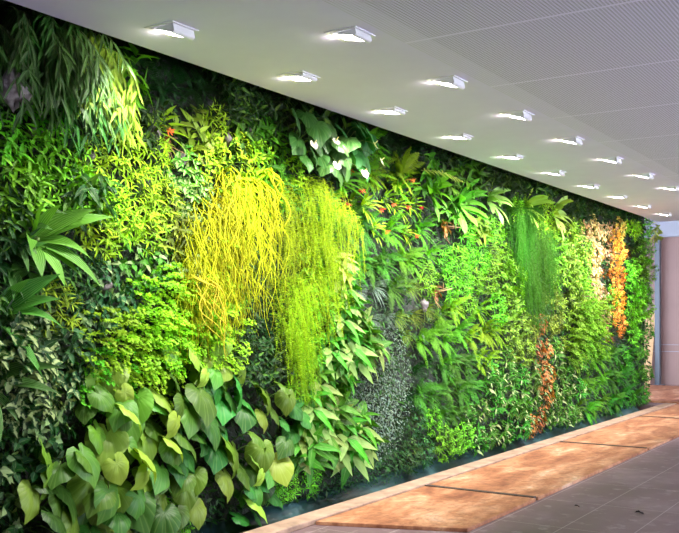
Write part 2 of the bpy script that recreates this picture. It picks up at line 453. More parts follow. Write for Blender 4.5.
# ------------------------------------------------------------------ patches: px, py, rx, ry, species, colour, scale, drop, description
P_ = [
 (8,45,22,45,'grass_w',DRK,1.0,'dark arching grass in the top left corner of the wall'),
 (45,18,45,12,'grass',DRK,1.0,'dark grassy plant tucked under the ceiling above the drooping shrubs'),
 (60,62,30,38,'willow',(.03,.12,.012),1.0,'dark green drooping shrub with long narrow leaves, upper left'),
 (108,72,20,30,'willow',(.25,.42,.02),.9,'yellow-green drooping shrub with lamp-lit colour in its narrow leaves, left of the first lamp'),  # lit copy of the drooping shrub, lamp light put into its leaf colour
 (150,85,16,14,'broad',BRI,1.0,'glossy bright broadleaf plant below the nearest wall-side lamp'),
 (120,108,25,12,'spiky',LIME,1.0,'lime spiky plant below the yellow-green drooping leaves'),
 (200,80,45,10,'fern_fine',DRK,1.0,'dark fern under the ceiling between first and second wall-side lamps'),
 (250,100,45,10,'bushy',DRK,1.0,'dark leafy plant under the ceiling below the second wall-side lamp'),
 (200,112,22,16,'broad',OLV,.8,'olive broadleaf plant hanging beneath the dark fern band'),
 (235,120,22,14,'spiky',LIME,.9,'yellow-green spiky plant left of the white flowers, upper wall'),
 (170,138,22,14,'bromeliad',LIME,.9,'lime bromeliad with rusty orange centre, upper left of the wall'),
 (30,108,28,10,'fern',DRK,.8,'dark fern just under the drooping shrub at the left edge'),
 (20,150,28,25,'bushy',BRI,1.0,'leafy bushy plant near the left edge, above the pleated leaves'),
 (65,145,28,22,'bushy',BRI,1.0,'bright green bushy plant beneath the drooping shrub'),
 (110,160,24,22,'spiky',CHAR,1.0,'bright green spiky plant above the pale pleated rosette'),
 (150,160,22,12,'spiky',LIME,1.0,'lime spiky plant in the bright strip above the lime cushion'),
 (45,190,35,16,'bushy',BRI,.95,'leafy green plant directly above the pleated rosette'),
 (5,215,18,30,'bushy',DRK,1.0,'dark bushy plant at the left edge, level with the pleated rosette'),
 (165,190,32,18,'spiky',LIME,.95,'glowing lime cushion plant left of the yellow strings'),
 (125,235,28,22,'spiky',LIME,.95,'lime star-leaved plant right of the pleated rosette'),
 (185,225,22,16,'bushy',OLV,.9,'olive bushy plant between lime cushion and yellow strings'),
 (205,245,14,26,'pothos_v',OLV,.8,'pale variegated ivy beside the top of the yellow strings'),
 (205,175,18,18,'pothos_v',MID,.9,'variegated ivy above the yellow strings'),
 (245,155,28,18,'tiny',LIME,1.0,'fine lime shrub above the yellow strings'),
 (245,185,22,10,'lace',CHAR,.9,'lacy lime plant at the head of the yellow strings'),
 (75,262,25,14,'bushy',DRK,.9,'dark leafy plant just below the pleated rosette'),
 (30,262,26,24,'pleated',(.03,.13,.01),.8,'dark pleated-leaf plant at the left, below the pleated rosette'),
 (80,298,16,14,'spiky',LIME,.9,'small lime star-leaved plant above the dark ivy'),
 (160,265,22,22,'pothos',MID,.8,'green ivy between lime star leaves and yellow strings'),
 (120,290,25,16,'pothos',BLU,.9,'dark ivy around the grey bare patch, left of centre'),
 (175,300,24,22,'lace',CHAR,1.0,'lime lacy fern immediately left of the yellow strings'),
 (135,350,36,24,'lace',CHAR,1.1,'chartreuse lacy fern above the large heart leaves'),
 (100,385,20,12,'lace',BRI,.9,'bright lacy fern at the lower left of the chartreuse mass'),
 (190,345,18,16,'lace',CHAR,.9,'lacy fern between the yellow strings and large heart leaves'),
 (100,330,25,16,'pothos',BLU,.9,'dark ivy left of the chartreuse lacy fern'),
 (45,345,25,20,'pothos',DRK,1.0,'shaded ivy beside the dark pleated leaves at left'),  # shade carried by the dark leaf colour
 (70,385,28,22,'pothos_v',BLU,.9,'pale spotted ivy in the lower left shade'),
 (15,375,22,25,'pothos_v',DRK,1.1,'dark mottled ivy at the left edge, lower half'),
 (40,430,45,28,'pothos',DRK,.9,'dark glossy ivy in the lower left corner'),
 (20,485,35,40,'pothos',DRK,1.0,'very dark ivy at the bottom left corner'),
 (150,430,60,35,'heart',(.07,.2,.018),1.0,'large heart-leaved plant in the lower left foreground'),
 (100,500,60,35,'heart',(.035,.13,.012),1.0,'shaded large heart-leaved plant at the bottom left'),  # shaded copy of the heart leaves, shade put into a darker colour
 (200,390,40,22,'heart',(.16,.34,.02),.9,'yellow-green heart-leaved plant under the yellow strings'),
 (225,465,50,40,'heart',(.04,.17,.02),1.0,'large green heart-leaved plant left of the dumb canes'),
 (285,425,30,35,'heart',(.05,.2,.025),.8,'green heart-leaved plant below the feathery curtain'),
 (235,518,40,14,'tiny',BRI,.8,'small bright creeping plant at the foot of the wall, bottom left'),
 (300,485,20,20,'spiky',BRI,.8,'bright green lance-leaved plant at the foot of the dumb canes'),
 (262,360,14,40,'tiny',DRK,1.0,'dark small-leaved shrub between yellow strings and feathery curtain'),
 (285,310,14,40,'creep',DRK,1.1,'dark creeping plant behind the yellow strings'),
 (315,375,26,40,'spiky',BRI,.9,'bright green lance-leaved plant at the tip of the feathery curtain'),
 (335,300,16,25,'tiny',BRI,1.0,'bright small-leaved shrub right of the feathery curtain'),
 (285,130,16,20,'broad',MID,.8,'green broadleaf plant left of the white flowers'),
 (320,112,40,12,'broad',DRK,1.0,'dark broadleaf plant under the ceiling above the white flowers'),
 (350,180,22,14,'bushy',MID,.9,'green bushy plant under the white flowers'),
 (380,160,22,20,'fern_big',BRI,.8,'bright ladder-leaved fern right of the white flowers'),
 (370,195,16,22,'bromeliad',BRI,.9,'bromeliad with red flower spikes right of the feathery curtain'),
 (405,200,16,22,'bromeliad',LIME,.8,'bromeliad with red flower spikes near the middle of the wall'),
 (400,138,40,10,'fern_fine',DRK,1.0,'dark fern under the ceiling left of the lone yellow frond'),
 (415,165,18,14,'fern',LIME,.9,'yellow-green fern left of the tongue-shaped leaves'),
 (372,240,24,22,'fern',MID,1.0,'green fern right of the feathery curtain'),
 (395,270,28,22,'fern_fine',MID,1.0,'soft green fern in the middle of the wall'),
 (430,250,24,20,'fern_fine',BRI,1.0,'bright soft fern below the withered plant'),
 (350,265,14,14,'cane',OLV,.7,'cream-leaved plant right of the feathery curtain'),
 (345,310,26,22,'cane',MID,.8,'green and cream dumb cane, top of its cluster'),
 (350,350,32,24,'cane',MID,.95,'green and cream dumb cane right of the curtain tip'),
 (345,395,32,26,'cane',MID,1.0,'large green and cream dumb cane in the lower middle'),
 (340,440,32,26,'cane',MID,1.0,'large green and cream dumb cane near the trough'),
 (385,305,20,18,'grass',GRY,.8,'grey-green grassy plant above the grey bare patch'),
 (395,345,22,22,'creep',GRY,1.0,'grey creeping plant on the bare grey patch'),
 (390,400,26,40,'creep',GRY,1.2,'silvery creeping plant right of the dumb canes'),
 (380,455,30,20,'creep',BLU,1.1,'fine dark creeping plant just above the trough'),
 (425,380,18,40,'grass',DRK,.8,'dark grassy plant right of the silvery creepers'),
 (425,440,22,20,'tiny',BLU,.9,'dark small-leaved plant at the trough, centre'),
 (425,310,18,22,'grass',OLV,.8,'olive grass under the withered orange plant'),
 (460,330,24,26,'fern_fine',BRI,1.0,'bright arching fern right of the withered plant'),
 (458,385,24,36,'fern_fine',MID,1.0,'mid green arching fern in the lower right half'),
 (488,335,16,30,'fern_fine',LIME,.9,'yellow-tipped arching fern in the lower right half'),
 (465,430,20,18,'tiny',BRI,.9,'green small-leaved plant at the trough right of centre'),
 (470,265,26,24,'spiky',BRI,.9,'bright green spiky plant below the dried curled leaves'),
 (500,165,45,8,'bushy',DRK,1.0,'dark leafy plant under the ceiling above the lime shrubs'),
 (455,185,22,16,'broad',MID,1.0,'green broadleaf plant behind the tongue-shaped leaves'),
 (490,215,16,12,'broad',OLV,.9,'pale broadleaf plant right of the tongue ferns'),
 (520,205,22,22,'spiky',CHAR,1.0,'lime spiky shrub left of the hanging green curtain'),
 (505,250,24,25,'spiky',BRI,1.0,'bright green shrub below the lime spiky shrub'),
 (505,300,22,25,'tiny',BRI,1.1,'green small-leaved shrub with yellow tips, middle right'),
 (535,265,10,45,'feather_t',MID,1.0,'green hanging feathery curtain in the right half'),
 (520,330,12,25,'tiny',OLV,1.0,'olive small-leaved shrub with orange tint, right half'),
 (512,385,22,40,'arrow',MID,.9,'white-flecked arrowhead plant in the lower right half'),
 (495,425,22,16,'arrow',MID,.8,'white-flecked arrowhead plant next to the trough'),
 (549,370,9,55,'pothos',RUST,.8,'rust-brown leafy plant in the vertical brown column'),
 (560,185,35,8,'broad',DRK,.9,'dark broadleaf plant under the ceiling, right half'),
 (555,225,16,20,'spiky',LIME,.9,'lime shrub under the pale tongue leaves'),
 (575,260,18,40,'tiny',(.17,.38,.015),1.2,'yellow-green shrub left of the pink-leaved column'),
 (565,320,14,25,'bushy',OLV,.8,'olive leafy plant above the brown column'),
 (577,390,12,35,'arrow',MID,.8,'white-flecked arrowhead plant right of the brown column'),
 (592,330,12,30,'lace',(.20,.42,.015),1.1,'green lacy shrub left of the orange column'),
 (603,255,12,45,'pothos',PNK,.8,'pink and cream leaved plant left of the orange column'),
 (600,205,30,7,'bushy',DRK,.9,'dark leafy plant under the ceiling near the far end'),
 (625,290,7,55,'grass',ORG,.6,'flame orange grassy plant in the orange column'),
 (612,215,10,12,'pothos',PNK,.7,'cream and orange leaved plant at the top near the far end'),
 (605,385,18,35,'fern_fine',BRI,1.0,'bright green fern low down near the far end'),
 (628,380,14,35,'fern',MID,.9,'green fern at the foot of the far end'),
 (642,290,12,50,'tiny',BRI,1.2,'bright small-leaved shrub right of the orange column'),
 (648,350,12,40,'bushy',MID,.8,'green leafy plant at the far corner of the wall'),
 (640,225,12,12,'bushy',CHAR,.8,'yellow-green leafy plant at the top of the far corner'),
 (655,245,8,20,'broad',OLV,.8,'pale broadleaf plant on the far upper corner'),
]
HANG = {'willow': .28, 'strings': .45, 'feather': .3, 'feather_t': .3, 'cords': .25}
KEEP = [(68,235,30),(28,300,20),(10,375,20),(317,148,20),(342,160,18),(447,160,9),(445,192,16),(478,205,18),(507,202,13),(540,210,11),(565,214,12),(455,226,12),(445,292,9),(350,268,9),(365,185,9),(385,208,9),(195,150,7),(436,308,6),(396,360,8)]
KEEP += [(x, y, 20) for x, y in ((62,470),(100,480),(140,425),(160,470),(200,430),(215,470),(250,440),(255,480),(285,410),(110,515),(180,500))]
members = {i: [] for i in range(len(P_))}
LS = 4.50
y = 2.6
while y < 17.8:
    sp_ = .265 + .011 * max(0, y - 4)
    z = .20
    row = 0
    while z < 3.56:
        yy = y + R(-.06, .06) + (sp_ * .5 if row % 2 else 0); zz = z + R(-.05, .05)
        z += sp_ * .92; row += 1
        px, py = proj((-LS, yy, zz))
        if px < -35 or py > 575 or yy > 17.72: continue
        if any(math.hypot((px - a) / r, (py - b) / r) < 1 for a, b, r in KEEP): continue
        best, bi = 1e9, 0
        for i, (cx, cy, rx, ry, *_r) in enumerate(P_):
            # compare in units of each patch's own extent
            q = math.hypot((px - cx) / rx, (py - cy) / ry) * R(.6, 1.45)
            if q < best: best, bi = q, i
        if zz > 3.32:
            # above the soffit line everything is the nearest fringe in shade-dark leaf colour
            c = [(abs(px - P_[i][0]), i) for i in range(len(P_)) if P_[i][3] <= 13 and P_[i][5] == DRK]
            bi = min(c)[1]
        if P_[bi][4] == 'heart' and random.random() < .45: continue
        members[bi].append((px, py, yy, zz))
    y += sp_
ORD = ['', 'second', 'third', 'fourth', 'fifth']
for i, mem in members.items():
    cx, cy, rx, ry, spec, col, sc, desc = P_[i]
    n = len(mem)
    if not n: continue
    hor = (max(m[0] for m in mem) - min(m[0] for m in mem)) >= (max(m[1] for m in mem) - min(m[1] for m in mem))
    mem.sort(key=lambda m: m[0] if hor else m[1])
    for k, (px, py, yy, zz) in enumerate(mem):
        lab = desc
        if 1 < n <= 5:
            e = ('leftmost' if k == 0 else 'rightmost' if k == n - 1 else ORD[k] + ' from left') if hor else ('topmost' if k == 0 else 'lowest' if k == n - 1 else ORD[k] + ' from top')
            lab = desc + ', ' + e
        zz2 = zz + HANG.get(spec, 0) * sc
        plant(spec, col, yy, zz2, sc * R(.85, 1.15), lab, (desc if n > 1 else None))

# ------------------------------------------------------------------ specimens that stand out (placed one by one)
def hero(px, py, spec, col, scale, label, L=4.5, group=None, roll=None, var=0):
    p = at(px, py, L)
    o = plant(spec, col, p.y, p.z, scale, label, group, var, roll); o.location.x += .06
    return o
hero(50, 240, 'pleated', (.09,.30,.015), 1.15, 'bright pleated-leaf rosette on the left of the wall, leaves fanned to the right', roll=.1)
hero(12, 315, 'pleated', (.05,.2,.012), 1.05, 'pleated-leaf plant at the left edge with one bright rounded leaf')
hero(0, 385, 'pleated', (.03,.11,.012), 1.05, 'dark striped pleated-leaf plant low at the left edge')
hero(95, 195, 'broad', (.015,.10,.01), .9, 'deep green fan of leaves right above the pleated rosette')
hero(40, 30, 'willow', (.03,.12,.015), 1.1, 'drooping shrub touching the ceiling line, leftmost of the narrow-leaved ones')
hero(68, 38, 'willow', (.07,.2,.03), 1.1, 'drooping shrub touching the ceiling line with pale leaf undersides')
hero(104, 50, 'willow', (.26,.44,.03), .9, 'drooping shrub with lamp light in its yellow leaf colour, nearest the first wall-side lamp')  # lamp light put into the yellow leaf colour
S1 = [(246,188),(259,190),(270,196),(232,204),(220,220),(210,240),(245,225),(207,262),(228,262),(250,262),(262,240)]
for k, (x, yv) in enumerate(S1):
    hero(x, yv, 'strings', YEL, .92 if k < 6 else .78, 'trailing cactus with long yellow strings in the golden curtain', L=4.42, group='yellow string curtain', var=k % 2)
hero(280, 186, 'cords', YEL, .95, 'thick yellow cords arching down between the string curtain and the feathery curtain', L=4.4)
hero(215, 290, 'cords', (.75,.66,.04), .9, 'looping thick yellow cords over the lower left of the string curtain', L=4.35)
FE = [(298,195),(318,188),(338,196),(352,215),(300,240),(322,235),(342,250),(305,290),(322,285),(300,312)]
for k, (x, yv) in enumerate(FE):
    hero(x, yv, 'feather', (.38,.56,.008), .95, 'yellow-green feathery trailing plant in the bright fine curtain', L=4.42, group='feathery yellow-green curtain', var=k % 2)
hero(306, 330, 'feather_t', (.34,.54,.008), .8, 'lowest feathery spray of the yellow-green curtain, hanging to a point', L=4.42)
hero(318, 345, 'feather_t', (.26,.50,.01), .7, 'greener feathery spray at the right of the curtain point', L=4.42)
for x_, y_, w_, v_ in ((304, 142, 'left', 0), (328, 155, 'middle', 1), (350, 148, 'right', 0)):
    hero(x_, y_, 'anthurium', (.035,.15,.025), .95, 'dark heart-leaved anthurium with white flowers, %s one' % w_, var=v_).location.x += .1
fr = hero(424, 170, 'frond', (.60,.74,.10), 1.1, 'single yellow-green ladder-like fern frond crossing the ceiling line', L=4.5, roll=0); fr.scale.y = 1.1; fr.location.x += .12
hero(412, 172, 'fern_big', (.24,.46,.02), .8, 'yellow-green ladder-leaved fern left of the single long frond')
hero(440, 190, 'tongue', BRI, .95, 'bright tongue fern with upright glossy leaves, right of the red flowers')
hero(470, 205, 'tongue', (.14,.42,.03), 1.0, 'tongue fern with broad drooping leaves above the curled dry leaves')
hero(500, 200, 'tongue', (.32,.5,.1), .95, 'tongue fern with pale twisted leaves, rightmost near the dry leaves')
hero(535, 208, 'tongue', (.34,.55,.05), .95, 'pale yellow tongue fern above the hanging green curtain')
hero(563, 215, 'tongue', (.42,.58,.12), 1.1, 'pale cream-green tongue fern stretching right under the ceiling')
hero(455, 225, 'dry', RUST, 1.0, 'withered brown curled leaves in the middle of the wall under the tongue ferns')
hero(445, 290, 'dry', RUST, 1.0, 'withered orange-brown plant over the bare grey patch')
hero(180, 140, 'dry', ORG, .6, 'dried orange tuft beside the grey clods, upper left')
hero(362, 180, 'bromeliad', BRI, 1.0, 'bromeliad with red spike just right of the white flowers', L=4.42)
hero(383, 205, 'bromeliad', LIME, 1.0, 'bromeliad with coral red spike above the soft ferns', L=4.42)
hero(418, 188, 'bromeliad', BRI, 1.0, 'bromeliad with red spike left of the tongue ferns', L=4.42)
hero(655, 232, 'broad', (.45,.6,.12), 1.0, 'pale large-leaved plant poking out at the far upper corner')
hero(350, 268, 'cane', (.5,.6,.12), .8, 'single pale yellow large-leaved plant right of the feathery curtain', L=4.45)
for yv in (228, 240, 252, 264, 276, 288, 300, 312, 324):
    hero(621 + (yv // 12) % 2 * 5, yv, 'tiny', (.85, .27, .03) if yv > 235 else (.8, .5, .1), .95, 'orange-red leafy plant in the vertical orange column', L=4.44, group='vertical orange column')
for x, yv in ((601, 222), (608, 232), (598, 240), (606, 252), (602, 268), (604, 286)):
    hero(x, yv, 'pothos', (.80, .60, .26), .8, 'cream and pink leaved plant left of the vertical orange column', L=4.44, group='cream and pink plants')
for x, yv, s_ in ((72,478,1.0),(98,470,1.15),(130,425,1.0),(150,480,1.0),(180,425,1.05),(205,455,1.0),(235,415,1.0),(250,455,1.05),(285,400,.8),(270,480,.8),(190,495,.9),(120,400,.85),(215,380,.8),(105,515,1.0)):
    w = 'left' if x < 110 else 'centre' if x < 200 else 'right'
    v = 'upper' if yv < 430 else 'lower'
    hero(x, yv, 'heart', [(.07,.21,.02),(.12,.28,.02),(.035,.15,.02)][(x // 10) % 3], s_ * .85, 'large heart-leaved plant in the %s %s part of the big-leaf bed' % (v, w), L=4.42, group='large heart-leaved plants, %s %s' % (v, w))

# ------------------------------------------------------------------ felt wall, its lumps and ground cover
m_felt, nt = new_mat('felt')
tc = nt.nodes.new('ShaderNodeTexCoord')
n1 = N(nt, 'ShaderNodeTexNoise', Scale=2.2, Detail=8.0, Roughness=.65); lk(nt, tc.outputs['Object'], n1.inputs['Vector'])
n2 = N(nt, 'ShaderNodeTexNoise', Scale=60.0, Detail=4.0); lk(nt, tc.outputs['Object'], n2.inputs['Vector'])
b = N(nt, 'ShaderNodeBsdfPrincipled', Roughness=.95)
c0 = ramp(nt, n1.outputs[0], [(.35, (.012, .02, .012)), (.55, (.04, .05, .035)), (.7, (.16, .17, .17))])
lk(nt, mixc(nt, .5, c0, ramp(nt, n2.outputs[0], [(.3, (.4, .4, .4)), (.7, (1, 1, 1))]), 'MULTIPLY'), b.inputs['Base Color'])
bp = N(nt, 'ShaderNodeBump', Strength=.8, Distance=.02); lk(nt, n2.outputs[0], bp.inputs['Height']); lk(nt, bp.outputs[0], b.inputs['Normal'])
out(nt, b.outputs[0])
M = MB(); M.box((-4.95, -1.5, -.25), (-4.74, 17.95, 3.95)); tag(M.build('wall_left', m_felt), kind='structure')
M = MB()
for k in range(28000):
    yy = 2.5 + 15.4 * random.random() ** 1.25; zz = R(.02, 3.8)
    base = Vector((-4.735 + R(0.03, .08), yy, zz)); s_ = R(.7, 1.5) * (1 + .04 * yy)
    c = jit(random.choice([(.03,.12,.02), (.05,.18,.03), (.02,.08,.02), (.06,.12,.05)]), .3)
    leaf(M, base, rv(.6) + OUT * .7 + DOWN * .3, OUT + UP * .5 + rv(.3), .045 * s_, .022 * s_, 'ovate', .4, .2, c, 2)
M.v = [(max(-4.736, v[0]), v[1], v[2]) for v in M.v]
tag(M.build('ground_cover', ML['fine'], smooth=True), 'dense dark green creeping leaves covering the felt behind the plants', 'ground cover', kind='stuff')
m_wool = simple('stone_wool', (.20, .175, .175), .95, 0, .45, 25, .8)
def clod(px, py, s, lab):
    p = at(px, py, 4.5); M = MB(); n, k = 9, 12; ph = [R(0, 6) for _ in range(4)]
    vs = []; fs = []
    for i in range(n + 1):
        th = PI * i / n
        for j in range(k):
            f = 2 * PI * j / k
            r = s * .75 * (1 + .18 * math.sin(3 * f + ph[0]) + .15 * math.sin(4 * th + ph[1]) + R(-.16, .16))
            vs.append((r * .8 * math.sin(th) * math.cos(f), r * math.sin(th) * math.sin(f), r * 1.1 * math.cos(th)))
    for i in range(n):
        for j in range(k): fs.append((i * k + j, (i + 1) * k + j, (i + 1) * k + (j + 1) % k, i * k + (j + 1) % k))
    M.add(vs, fs); o = M.build('stone_wool_clod', m_wool, smooth=True); o.location = (-4.62 if px > 20 else -4.42, p.y, p.z)
    tag(o, lab, 'clod')
clod(5, 92, .12, 'pinkish grey clod of stone wool at the left edge, upper')
clod(48, 130, .055, 'small grey clod between the bushy plants beneath the drooping shrub')
clod(168, 132, .06, 'brownish clod left of the orange tuft, upper left')
clod(196, 155, .065, 'pale pink clod above the variegated ivy')
clod(240, 138, .06, 'grey clod below the yellow-green spiky plant')
clod(262, 130, .05, 'small grey clod left of the broadleaf plant by the white flowers')
clod(272, 195, .06, 'grey clod at the head of the thick yellow cords')
clod(117, 285, .07, 'blue-grey clod in the bare patch left of the lacy ferns')
clod(68, 262, .06, 'blue-grey clod below the pleated rosette')
clod(103, 155, .05, 'grey-pink clod in the bright green spiky plants')
clod(434, 305, .07, 'grey clod under the withered orange-brown plant')
clod(392, 355, .09, 'pale blue-grey clod above the silvery creepers')

# ------------------------------------------------------------------ trough, timber edge, boards
YE = 17.35
m_liner, nt = new_mat('liner')
tc = nt.nodes.new('ShaderNodeTexCoord')
n1 = N(nt, 'ShaderNodeTexNoise', Scale=1.6, Detail=5.0); lk(nt, tc.outputs['Object'], n1.inputs['Vector'])
b = N(nt, 'ShaderNodeBsdfPrincipled', Roughness=.3)
lk(nt, ramp(nt, n1.outputs[0], [(.40, (.008, .022, .022)), (.55, (.02, .06, .065)), (.70, (.10, .22, .25))]), b.inputs['Base Color'])
bp = N(nt, 'ShaderNodeBump', Strength=.6, Distance=.05); lk(nt, n1.outputs[0], bp.inputs['Height']); lk(nt, bp.outputs[0], b.inputs['Normal'])
out(nt, b.outputs[0])
tr = link('drainage_trough', None, None, (0, 0, 0)); tag(tr, 'long sunken drainage trough lined in teal film along the foot of the planted wall', 'trough')
M = MB()
ys = np.linspace(2.0, 17.2, 60)
prof = [(-4.70, .03), (-4.66, -.04), (-4.60, -.10), (-4.42, -.12), (-4.30, -.10), (-4.265, .02)]
vs = []; fs = []
for yy in ys:
    for (x, zz) in prof: vs.append((x + R(-.012, .012), yy, zz + R(-.015, .015)))
k = len(prof)
for i in range(len(ys) - 1):
    for j in range(k - 1): fs.append((i * k + j, i * k + j + 1, (i + 1) * k + j + 1, (i + 1) * k + j))
M.add(vs, fs); lo = M.build('liner', m_liner, tr, True)
so = lo.modifiers.new('thickness', 'SOLIDIFY'); so.thickness = .006
m_black = simple('black_plastic', (.02, .025, .025), .45, 0, .3, 20)
M = MB(); M.tube([Vector((-4.5, 2.2, -.085)), Vector((-4.5, 17.0, -.085))], .025, .025, k=10); M.build('drain_pipe', m_black, tr, True)
m_edge = simple('worn_timber', (.36, .235, .165), .8, 0, .35, 7, .3)
m_ply, nt = new_mat('board')
tc = nt.nodes.new('ShaderNodeTexCoord'); mp = nt.nodes.new('ShaderNodeMapping'); mp.inputs['Scale'].default_value = (2.2, .8, 1); lk(nt, tc.outputs['Object'], mp.inputs[0])
n1 = N(nt, 'ShaderNodeTexNoise', Scale=1.6, Detail=8.0, Roughness=.62, Distortion=.6); lk(nt, mp.outputs[0], n1.inputs['Vector'])
n2 = N(nt, 'ShaderNodeTexNoise', Scale=14.0, Detail=6.0, Roughness=.7); lk(nt, tc.outputs['Object'], n2.inputs['Vector'])
b = N(nt, 'ShaderNodeBsdfPrincipled', Roughness=.65)
c0 = ramp(nt, n1.outputs[0], [(.32, (.24, .075, .03)), (.48, (.42, .17, .075)), (.60, (.58, .30, .16)), (.70, (.72, .50, .36))])
lk(nt, mixc(nt, .55, c0, ramp(nt, n2.outputs[0], [(.36, (.30, .24, .22)), (.56, (1, 1, 1))]), 'MULTIPLY'), b.inputs['Base Color'])
bp = N(nt, 'ShaderNodeBump', Strength=.25, Distance=.01); lk(nt, n2.outputs[0], bp.inputs['Height']); lk(nt, bp.outputs[0], b.inputs['Normal'])
out(nt, b.outputs[0])
M = MB(); M.box((-4.26, 3.0, .0), (-4.07, 17.6, .045))
e = M.build('timber_edging', m_edge); tag(e, 'pale worn timber edging between the trough and the orange boards', 'edging')
bv = e.modifiers.new('b', 'BEVEL'); bv.width = .008; bv.segments = 2
def board(y0l, y0r, y1, lab):
    M = MB(); x0, x1, h = -4.06, -2.97, .03
    vs = [(x0,y0l,0),(x1,y0r,0),(x1,y1,0),(x0,y1,0),(x0,y0l,h),(x1,y0r,h),(x1,y1,h),(x0,y1,h)]
    M.add(vs, [(0,3,2,1),(4,5,6,7),(0,1,5,4),(1,2,6,5),(2,3,7,6),(3,0,4,7)])
    o = M.build('plywood_board', m_ply); tag(o, lab, 'board', 'protective boards along the trough')
    bv = o.modifiers.new('b', 'BEVEL'); bv.width = .004; bv.segments = 2
M = MB(); M.box((-6.6, 17.98, 0), (-4.10, 22.3, .03)); o = M.build('plywood_board', m_ply); tag(o, 'wide reddish floor board beyond the far end of the planted wall', 'board')
m_bat = simple('dark_gap_batten', (.06, .04, .03), .8, 0, .3, 20)
board(5.93, 6.34, 7.73, 'shortest orange-brown floor board, nearest, at the bottom of the picture')
board(7.79, 7.79, 11.4, 'long orange-brown floor board between first and second dark seams')
board(11.46, 11.46, 15.07, 'orange-brown floor board between second and third dark seams')
board(15.13, 15.13, 18.7, 'farthest orange-brown floor board, past the third dark seam')
for yy, w in ((7.76, 'first and widest'), (11.43, 'second'), (15.10, 'third')):
    M = MB(); M.box((-4.06, yy - .028, .0), (-2.99, yy + .028, .036)); o = M.build('joint_strip', m_bat); tag(o, 'thin dark joint strip across the boards, %s from the camera' % w, 'strip')

# ------------------------------------------------------------------ floor
m_floor, nt = new_mat('floor_tiles')
tc = nt.nodes.new('ShaderNodeTexCoord'); sp = nt.nodes.new('ShaderNodeSeparateXYZ'); lk(nt, tc.outputs['Object'], sp.inputs[0])
def line(axis, off, pitch, w):
    f = math_n(nt, 'FRACT', math_n(nt, 'DIVIDE', math_n(nt, 'ADD', axis, off), pitch))
    d = math_n(nt, 'ABSOLUTE', math_n(nt, 'SUBTRACT', f, .5))
    return math_n(nt, 'GREATER_THAN', d, .5 - w / pitch / 2)
g = math_n(nt, 'MAXIMUM', line(sp.outputs[0], 2.43 + 51, .51, .007), line(sp.outputs[1], -7.9 + 102, 1.02, .007))
n1 = N(nt, 'ShaderNodeTexNoise', Scale=1.4, Detail=9.0, Roughness=.68); lk(nt, tc.outputs['Object'], n1.inputs['Vector'])
n2 = N(nt, 'ShaderNodeTexNoise', Scale=6.0, Detail=7.0, Roughness=.65); lk(nt, tc.outputs['Object'], n2.inputs['Vector'])
c0 = ramp(nt, n1.outputs[0], [(.3, (.12, .07, .075)), (.5, (.18, .115, .122)), (.7, (.29, .21, .22))])
c1 = mixc(nt, ramp(nt, n2.outputs[0], [(.56, (0, 0, 0)), (.68, (1, 1, 1))]), c0, (.29, .22, .225))
c2 = mixc(nt, math_n(nt, 'MULTIPLY', g, .5), c1, (.55, .48, .46))
b = N(nt, 'ShaderNodeBsdfPrincipled', Roughness=.55)
lk(nt, c2, b.inputs['Base Color']); lk(nt, ramp(nt, n1.outputs[0], [(.3, (.45,)*3), (.7, (.7,)*3)]), b.inputs['Roughness'])
out(nt, b.outputs[0])
M = MB(); M.box((-4.26, -6, -.3), (6, 24, 0)); M.box((-10, 17.4, -.3), (-4.26, 24, 0)); M.box((-4.95, -6, -.3), (-4.26, 17.4, -.2)); tag(M.build('floor', m_floor), kind='structure')
m_wall = simple('plaster', (.6, .6, .6), .8, 0, .03, 3)
M = MB(); M.box((-4.95, -6.2, 0), (6, -6, 3.35)); tag(M.build('shade_wall_back', m_wall), kind='structure')  # unseen wall added to cut daylight from behind
M = MB(); M.box((5.8, -6, 0), (6, 3.5, 3.35)); tag(M.build('shade_wall_right', m_wall), kind='structure')  # unseen wall added to keep daylight off the near left
m_deb = simple('debris', (.03, .02, .018), .9, 0, .4, 30)
for px, py, s_, lab in ((577, 507, .022, 'small dark crumb on the grey tiles by the board edge'), (640, 514, .04, 'curled dark scrap on the grey tiles at the lower right')):
    r, u = (px - HX) / F, (HY - py) / F
    t = -EYE / u; x = (-SA + r * CA) * t; yv = (CA + r * SA) * t
    M = MB(); leaf(M, Vector((-s_, 0, .006)), Vector((1, .3, .4)), UP, s_ * 2.2, s_ * .9, 'ovate', 1.2, .7, (1, 1, 1), 6, .5)
    o = M.build('dry_leaf', m_deb, smooth=True); o.location = (x, yv, .002); tag(o, lab, 'debris')
    o.modifiers.new('t', 'SOLIDIFY').thickness = .002

# ------------------------------------------------------------------ ceiling
m_soff = simple('soffit_paint', (.71, .675, .88), .75, 0, .03, 3)
m_perf, nt = new_mat('perforated_ceiling')
tc = nt.nodes.new('ShaderNodeTexCoord'); sp = nt.nodes.new('ShaderNodeSeparateXYZ'); lk(nt, tc.outputs['Object'], sp.inputs[0])
X, Y = sp.outputs[0], sp.outputs[1]
def dist(axis, pitch):
    f = math_n(nt, 'FRACT', math_n(nt, 'DIVIDE', math_n(nt, 'ADD', axis, 100.0), pitch))
    return math_n(nt, 'MULTIPLY', math_n(nt, 'SUBTRACT', f, .5), pitch)
PT = .022
dx, dy = dist(X, PT), dist(Y, PT)
rr = math_n(nt, 'SQRT', math_n(nt, 'ADD', math_n(nt, 'MULTIPLY', dx, dx), math_n(nt, 'MULTIPLY', dy, dy)))
hole = math_n(nt, 'LESS_THAN', rr, .0072)
seamY = math_n(nt, 'ABSOLUTE', dist(math_n(nt, 'ADD', Y, -5.2 - 100 + 133 + .665 ), 1.33))
seamX = math_n(nt, 'ABSOLUTE', dist(math_n(nt, 'ADD', X, 2.87 - 100 + 96 + 1.2 - .0), 2.4))
